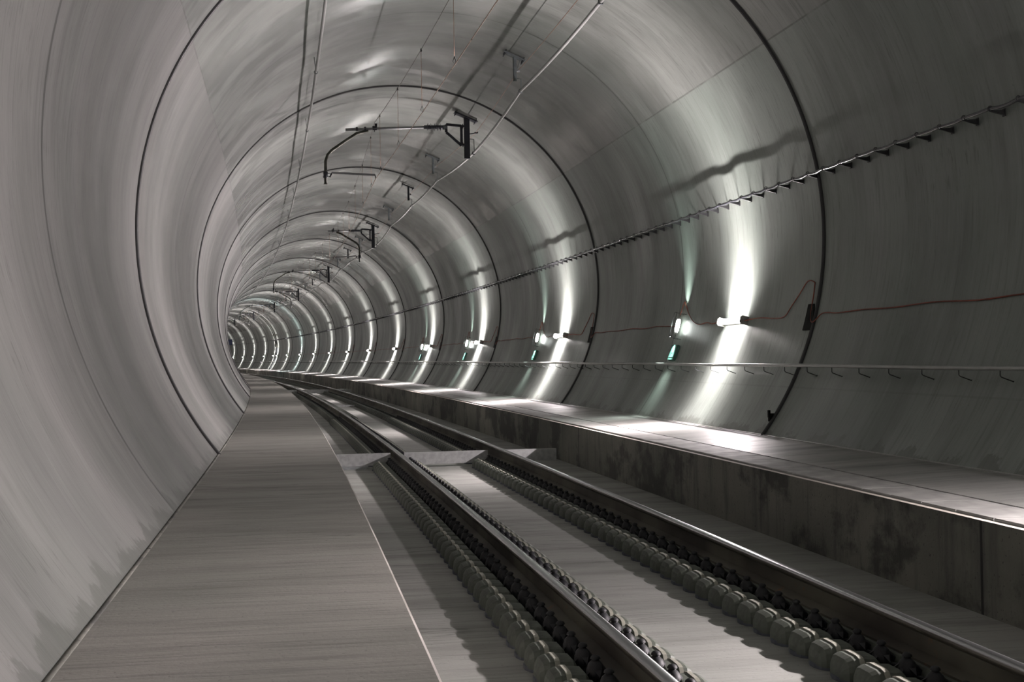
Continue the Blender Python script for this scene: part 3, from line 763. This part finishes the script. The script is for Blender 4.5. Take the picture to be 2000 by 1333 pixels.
# escape-route lamps on wire frames with a green sign beneath, between the first joints
for i, s in enumerate((21.65, 33.6, 45.3, 57.0)):
    root = empty('escape_lamp', FR(s, TR * math.cos(a0), Z0 + TR * math.sin(a0)))
    def loc(t, n, y=0.0): return TN * t + NN * n + Vector((0, y, 0))
    f = MB()
    for y in (-.07, .07): f.tube([loc(-.22, 0, y), loc(-.22, .17, y), loc(.20, .17, y), loc(.20, 0, y)], .0045, 5)
    f.tube([loc(-.22, .17, -.07), loc(-.22, .17, .07)], .0045, 5); f.tube([loc(.20, .17, -.07), loc(.20, .17, .07)], .0045, 5)
    f.build('wire_frame', M_HANDD, root)
    b = MB(); b.tube([loc(.17, .09), loc(.10, .09)], .028, 10, rs=[.018, .03]); b.tube([loc(-.12, .09), loc(-.20, .09)], .025, 8, rs=[.03, .012]); b.build('lamp_holder', M_HOUSE, root)
    g = MB(); g.tube([loc(.10, .09), loc(.07, .09), loc(-.08, .09), loc(-.12, .09)], .03, 12, rs=[.022, .036, .036, .022]); g.build('bulb', M_BULB, root)['label'] = 'bright white bulb'
    for al, pw_, sp_ in ((4, 3.0, 62), (24, 2.0, 80), (60, 2, 90), (90, 3, 140), (120, 2, 90), (156, 2.4, 80), (176, 3.0, 62)):
        al = math.radians(al); dv = TN * math.cos(al) + NN * math.sin(al)
        area('lamp_light', aim(NN * .09 + dv * (.045 if 30 < math.degrees(al) < 150 else .22), dv, (0, 1, 0)), .05, .05, pw_ * 1.6, (.86, 1, .93), sp_, root)
    w = ['nearest', 'second', 'third', 'farthest'][i]
    tag(root, '%s bright caged escape lamp with an upright bulb, on the right wall' % w, 'lamp', 'caged escape lamps')
    # sign plate below
    ph = math.radians(-21.0); T2 = Vector((-math.sin(ph), 0, math.cos(ph))); N2 = Vector((-math.cos(ph), 0, -math.sin(ph)))
    sg = empty('escape_sign', FR(s, TR * math.cos(ph), Z0 + TR * math.sin(ph)))
    def l2(t, n, y): return T2 * t + N2 * n + Vector((0, y, 0))
    def plate(t0, t1, y0, y1, n0, n1):
        m = MB(); vs = [l2(t, n, y) for n in (n0, n1) for t, y in ((t0, y0), (t1, y0), (t1, y1), (t0, y1))]
        m.add(vs, [(0, 1, 2, 3), (7, 6, 5, 4), (0, 4, 5, 1), (1, 5, 6, 2), (2, 6, 7, 3), (3, 7, 4, 0)]); return m
    plate(-.13, .13, -.16, .16, 0, .05).build('frame', M_SIGNG, sg)
    fc = plate(-.085, .105, -.14, .14, .05, .053).build('face', M_SIGNF, sg)
    p = plate(-.055, .07, .03, .045, .053, .054); p2 = plate(-.02, -.005, -.05, .06, .053, .054); p3 = plate(.03, .06, -.02, .01, .053, .054)
    for q in (p2, p3):
        bb = len(p.v); p.v += q.v; p.f += [[bb + i_ for i_ in x] for x in q.f]; p.sm += q.sm; p.mi += q.mi; p.uv += q.uv
    p.build('pictogram', M_SIGNG, fc)
    plate(-.125, -.10, -.14, .14, .05, .053).build('lower_strip', M_SIGNF, sg)
    tag(sg, '%s small green escape sign below a caged lamp, just above the handrail' % w, 'sign', 'green escape signs')

# orange lamp cable: loops up over a black panel at each joint, then on to the next lamp
ctrl = [(-.0, -15.9), (.12, -15.2), (.17, -13.1), (.19, -9.4), (.22, -8.6), (.44, -8.3), (.66, -10.4), (.88, -12.6), (1.06, -14.4), (1.45, -14.5), (2.0, -14.2), (2.46, -14.6),
        (2.6, -14.6), (3.5, -14.6), (3.75, -14.2), (4.05, -14.6), (4.35, -14.2), (4.75, -14.5), (5.1, -13.6), (5.45, -11.5), (5.70, -9.0), (5.78, -9.2), (5.85, -11.0), (5.95, -13.0), (6.0, -14.4),
        (6.5, -14.3), (7.2, -14.1), (8.0, -14.4), (8.9, -14.1), (9.8, -14.4), (10.6, -14.3), (11.3, -14.5), (11.6, -14.3), (11.8, -14.4), (11.9, -15.4)]
def spline(pts, k):
    out = []
    for i in range(len(pts) - 1):
        p0 = pts[max(i - 1, 0)]; p1 = pts[i]; p2 = pts[i + 1]; p3 = pts[min(i + 2, len(pts) - 1)]
        for j in range(k):
            t = j / k; out.append(tuple(.5 * ((2 * b) + (-a + c) * t + (2 * a - 5 * b + 4 * c - d) * t * t + (-a + 3 * b - 3 * c + d) * t ** 3) for a, b, c, d in zip(p0, p1, p2, p3)))
    return out + [pts[-1]]
allp = []
for k in range(-1, 9):
    off = J1 + JL * k
    for ds_, ph in ctrl:
        em = k in (0, 1, 2, 3)
        if not em and 4.5 < ds_ < 6.2: ph = -14.3
        n = .014 if not (2.4 < ds_ < 3.6) else .05
        if 0 <= ds_ < .1 or ds_ > 11.85: n = .03
        allp.append((off + ds_, ph, n))
sp = spline(allp, 4)
m = MB(); m.tube([PW(ph, s, n) for s, ph, n in sp], .0075, 6)
tag(m.build('lamp_cable', M_ORANGE), 'thin orange cable linking the wall lamps, looping up at every joint', 'cable')
# black panels at the joints
pm = MB(); n = 6; vs = []
for off in (.0, .018):
    for i in range(n + 1):
        ph = lerp(-17.2, -12.5, i / n)
        for ds_ in (lerp(-.02, .12, i / n), lerp(.30, .30, i / n)):
            a = math.radians(ph); vs.append(((TR - off) * math.cos(a), ds_, (TR - off) * math.sin(a)))
fs = []
h = 2 * (n + 1)
for i in range(n):
    a = 2 * i
    fs += [(h + a, h + a + 1, h + a + 3, h + a + 2), (a, a + 2, a + 3, a + 1), (a, h + a, h + a + 2, a + 2), (a + 1, a + 3, h + a + 3, h + a + 1)]
fs += [(0, 1, h + 1, h), (2 * n, h + 2 * n, h + 2 * n + 1, 2 * n + 1)]
pm.add(vs, fs)
p0 = None
for k in range(0, 9):
    M = FR(J1 + JL * k, 0, Z0)
    o = pm.build('cable_box', M_PANEL) if p0 is None else p0.copy()
    if p0 is None: p0 = o
    else: COL.objects.link(o)
    o.matrix_world = M
    tag(o, 'flat black cable box on the right wall at a ring joint, %s from the camera' % ORD[k], 'box', 'black cable boxes at the ring joints')

# far end: blue board, twin conduits with junction box, small conduit loop at the second cantilever
bs = empty('route_board', FR(183, 1.72, Z0 + .93))
MB().box(-.62, .35, -.02, .02, -.37, .37).build('board', M_BLUE, bs)
MB().box(-.66, .39, .02, .04, -.41, .41).build('frame', M_GALV, bs)
MB().tube([(.3, .03, .3), (1.9, .03, .75)], .03, 8).tube([(.3, .03, -.3), (2.1, .03, -.1)], .03, 8).build('bracket_arm', M_GALV, bs)
tag(bs, 'small dark blue board on an arm at the far end of the tunnel', 'sign')
for j, (s, lab) in enumerate(((150.4, 'nearer of two dark pipes arching side by side over the far lining'), (151.9, 'farther of two dark pipes arching side by side over the far lining'))):
    m = MB(); m.tube([PW(ph, s, .05) for ph in frange(2, 66, 2)], .04, 6); tag(m.build('arched_pipe', M_TUBED), lab, 'pipe')
jb = MB().box(-.12, 0, -1.0, 1.0, -.12, .12, .01); 
tag(jb.build('junction_box', M_TUBED, None, FR(151.1, TR * math.cos(.02), Z0 + TR * math.sin(.02))), 'grey junction box under the twin arched pipes far down the right wall', 'box')
m = MB(); vs = []; pp = frange(-37, -2, 2)
for off in (0, .06):
    for ph in pp:
        for ds_ in (-.9, .9): vs.append(PW(ph, 151.1 + ds_, off))
h = 2 * len(pp); fs = []
for i in range(len(pp) - 1):
    a = 2 * i; fs += [(h + a, h + a + 1, h + a + 3, h + a + 2), (a, a + 2, a + 3, a + 1), (a, h + a, h + a + 2, a + 2), (a + 1, a + 3, h + a + 3, h + a + 1)]
m.add(vs, fs); tag(m.build('steel_panel', M_BRACK), 'tall grey steel panel on the far right wall between two lamps', 'panel')
m = MB(); m.tube([PW(ph, 51.6, .03) for ph in frange(40, 62, 2)], .012, 6); m.tube([PW(40, 51.6, .03), PW(40, 52.05, .03)], .012, 6)
tag(m.build('conduit', M_HANDD), 'thin conduit loop curving down the ceiling beside the second cantilever', 'conduit')
for k in (0,):
    m = MB(); m.box(-.065, .0, -.03, .03, -.05, .05); a = math.radians(-33.6)
    m.box(-.075, -.05, -.02, .02, .0, .09)
    tag(m.build('joint_valve', M_PANEL, None, FR(J1 + .04, TR * math.cos(a), Z0 + TR * math.sin(a))), 'small black fitting low on the nearest ring joint, just above the walkway', 'fitting')

# ------------------------------------------------------------------ world, camera, colour management
w = bpy.data.worlds.new('World'); sc.world = w; w.use_nodes = True
w.node_tree.nodes['Background'].inputs[0].default_value = (.02, .022, .022, 1); w.node_tree.nodes['Background'].inputs[1].default_value = .2
cam = bpy.data.cameras.new('camera'); co = bpy.data.objects.new('camera', cam); COL.objects.link(co)
cam.sensor_width = 36; cam.lens = F_PX * 36 / 2000; cam.clip_start = .1; cam.clip_end = 600
c, s_ = math.cos(YAW), math.sin(YAW)
fwd = Vector((-s_ * math.cos(PITCH), c * math.cos(PITCH), math.sin(PITCH))); rt = Vector((c, s_, 0)); up = rt.cross(fwd)
rt2 = rt * math.cos(ROLL) + up * math.sin(ROLL); up2 = -rt * math.sin(ROLL) + up * math.cos(ROLL)
Mc = Matrix((rt2, up2, -fwd)).transposed().to_4x4(); Mc.translation = Vector((CU, 0, CV + Z0)); co.matrix_world = Mc
sc.camera = co
sc.view_settings.view_transform = 'Standard'; sc.view_settings.look = 'None'; sc.view_settings.gamma = 1; sc.view_settings.exposure = 0
sc.view_settings.use_curve_mapping = False
sc.cycles.use_denoising = True
sc.cycles.max_bounces = 8; sc.cycles.diffuse_bounces = 4; sc.cycles.glossy_bounces = 4
sc.cycles.sample_clamp_indirect = 8
sc.cycles.use_light_tree = True
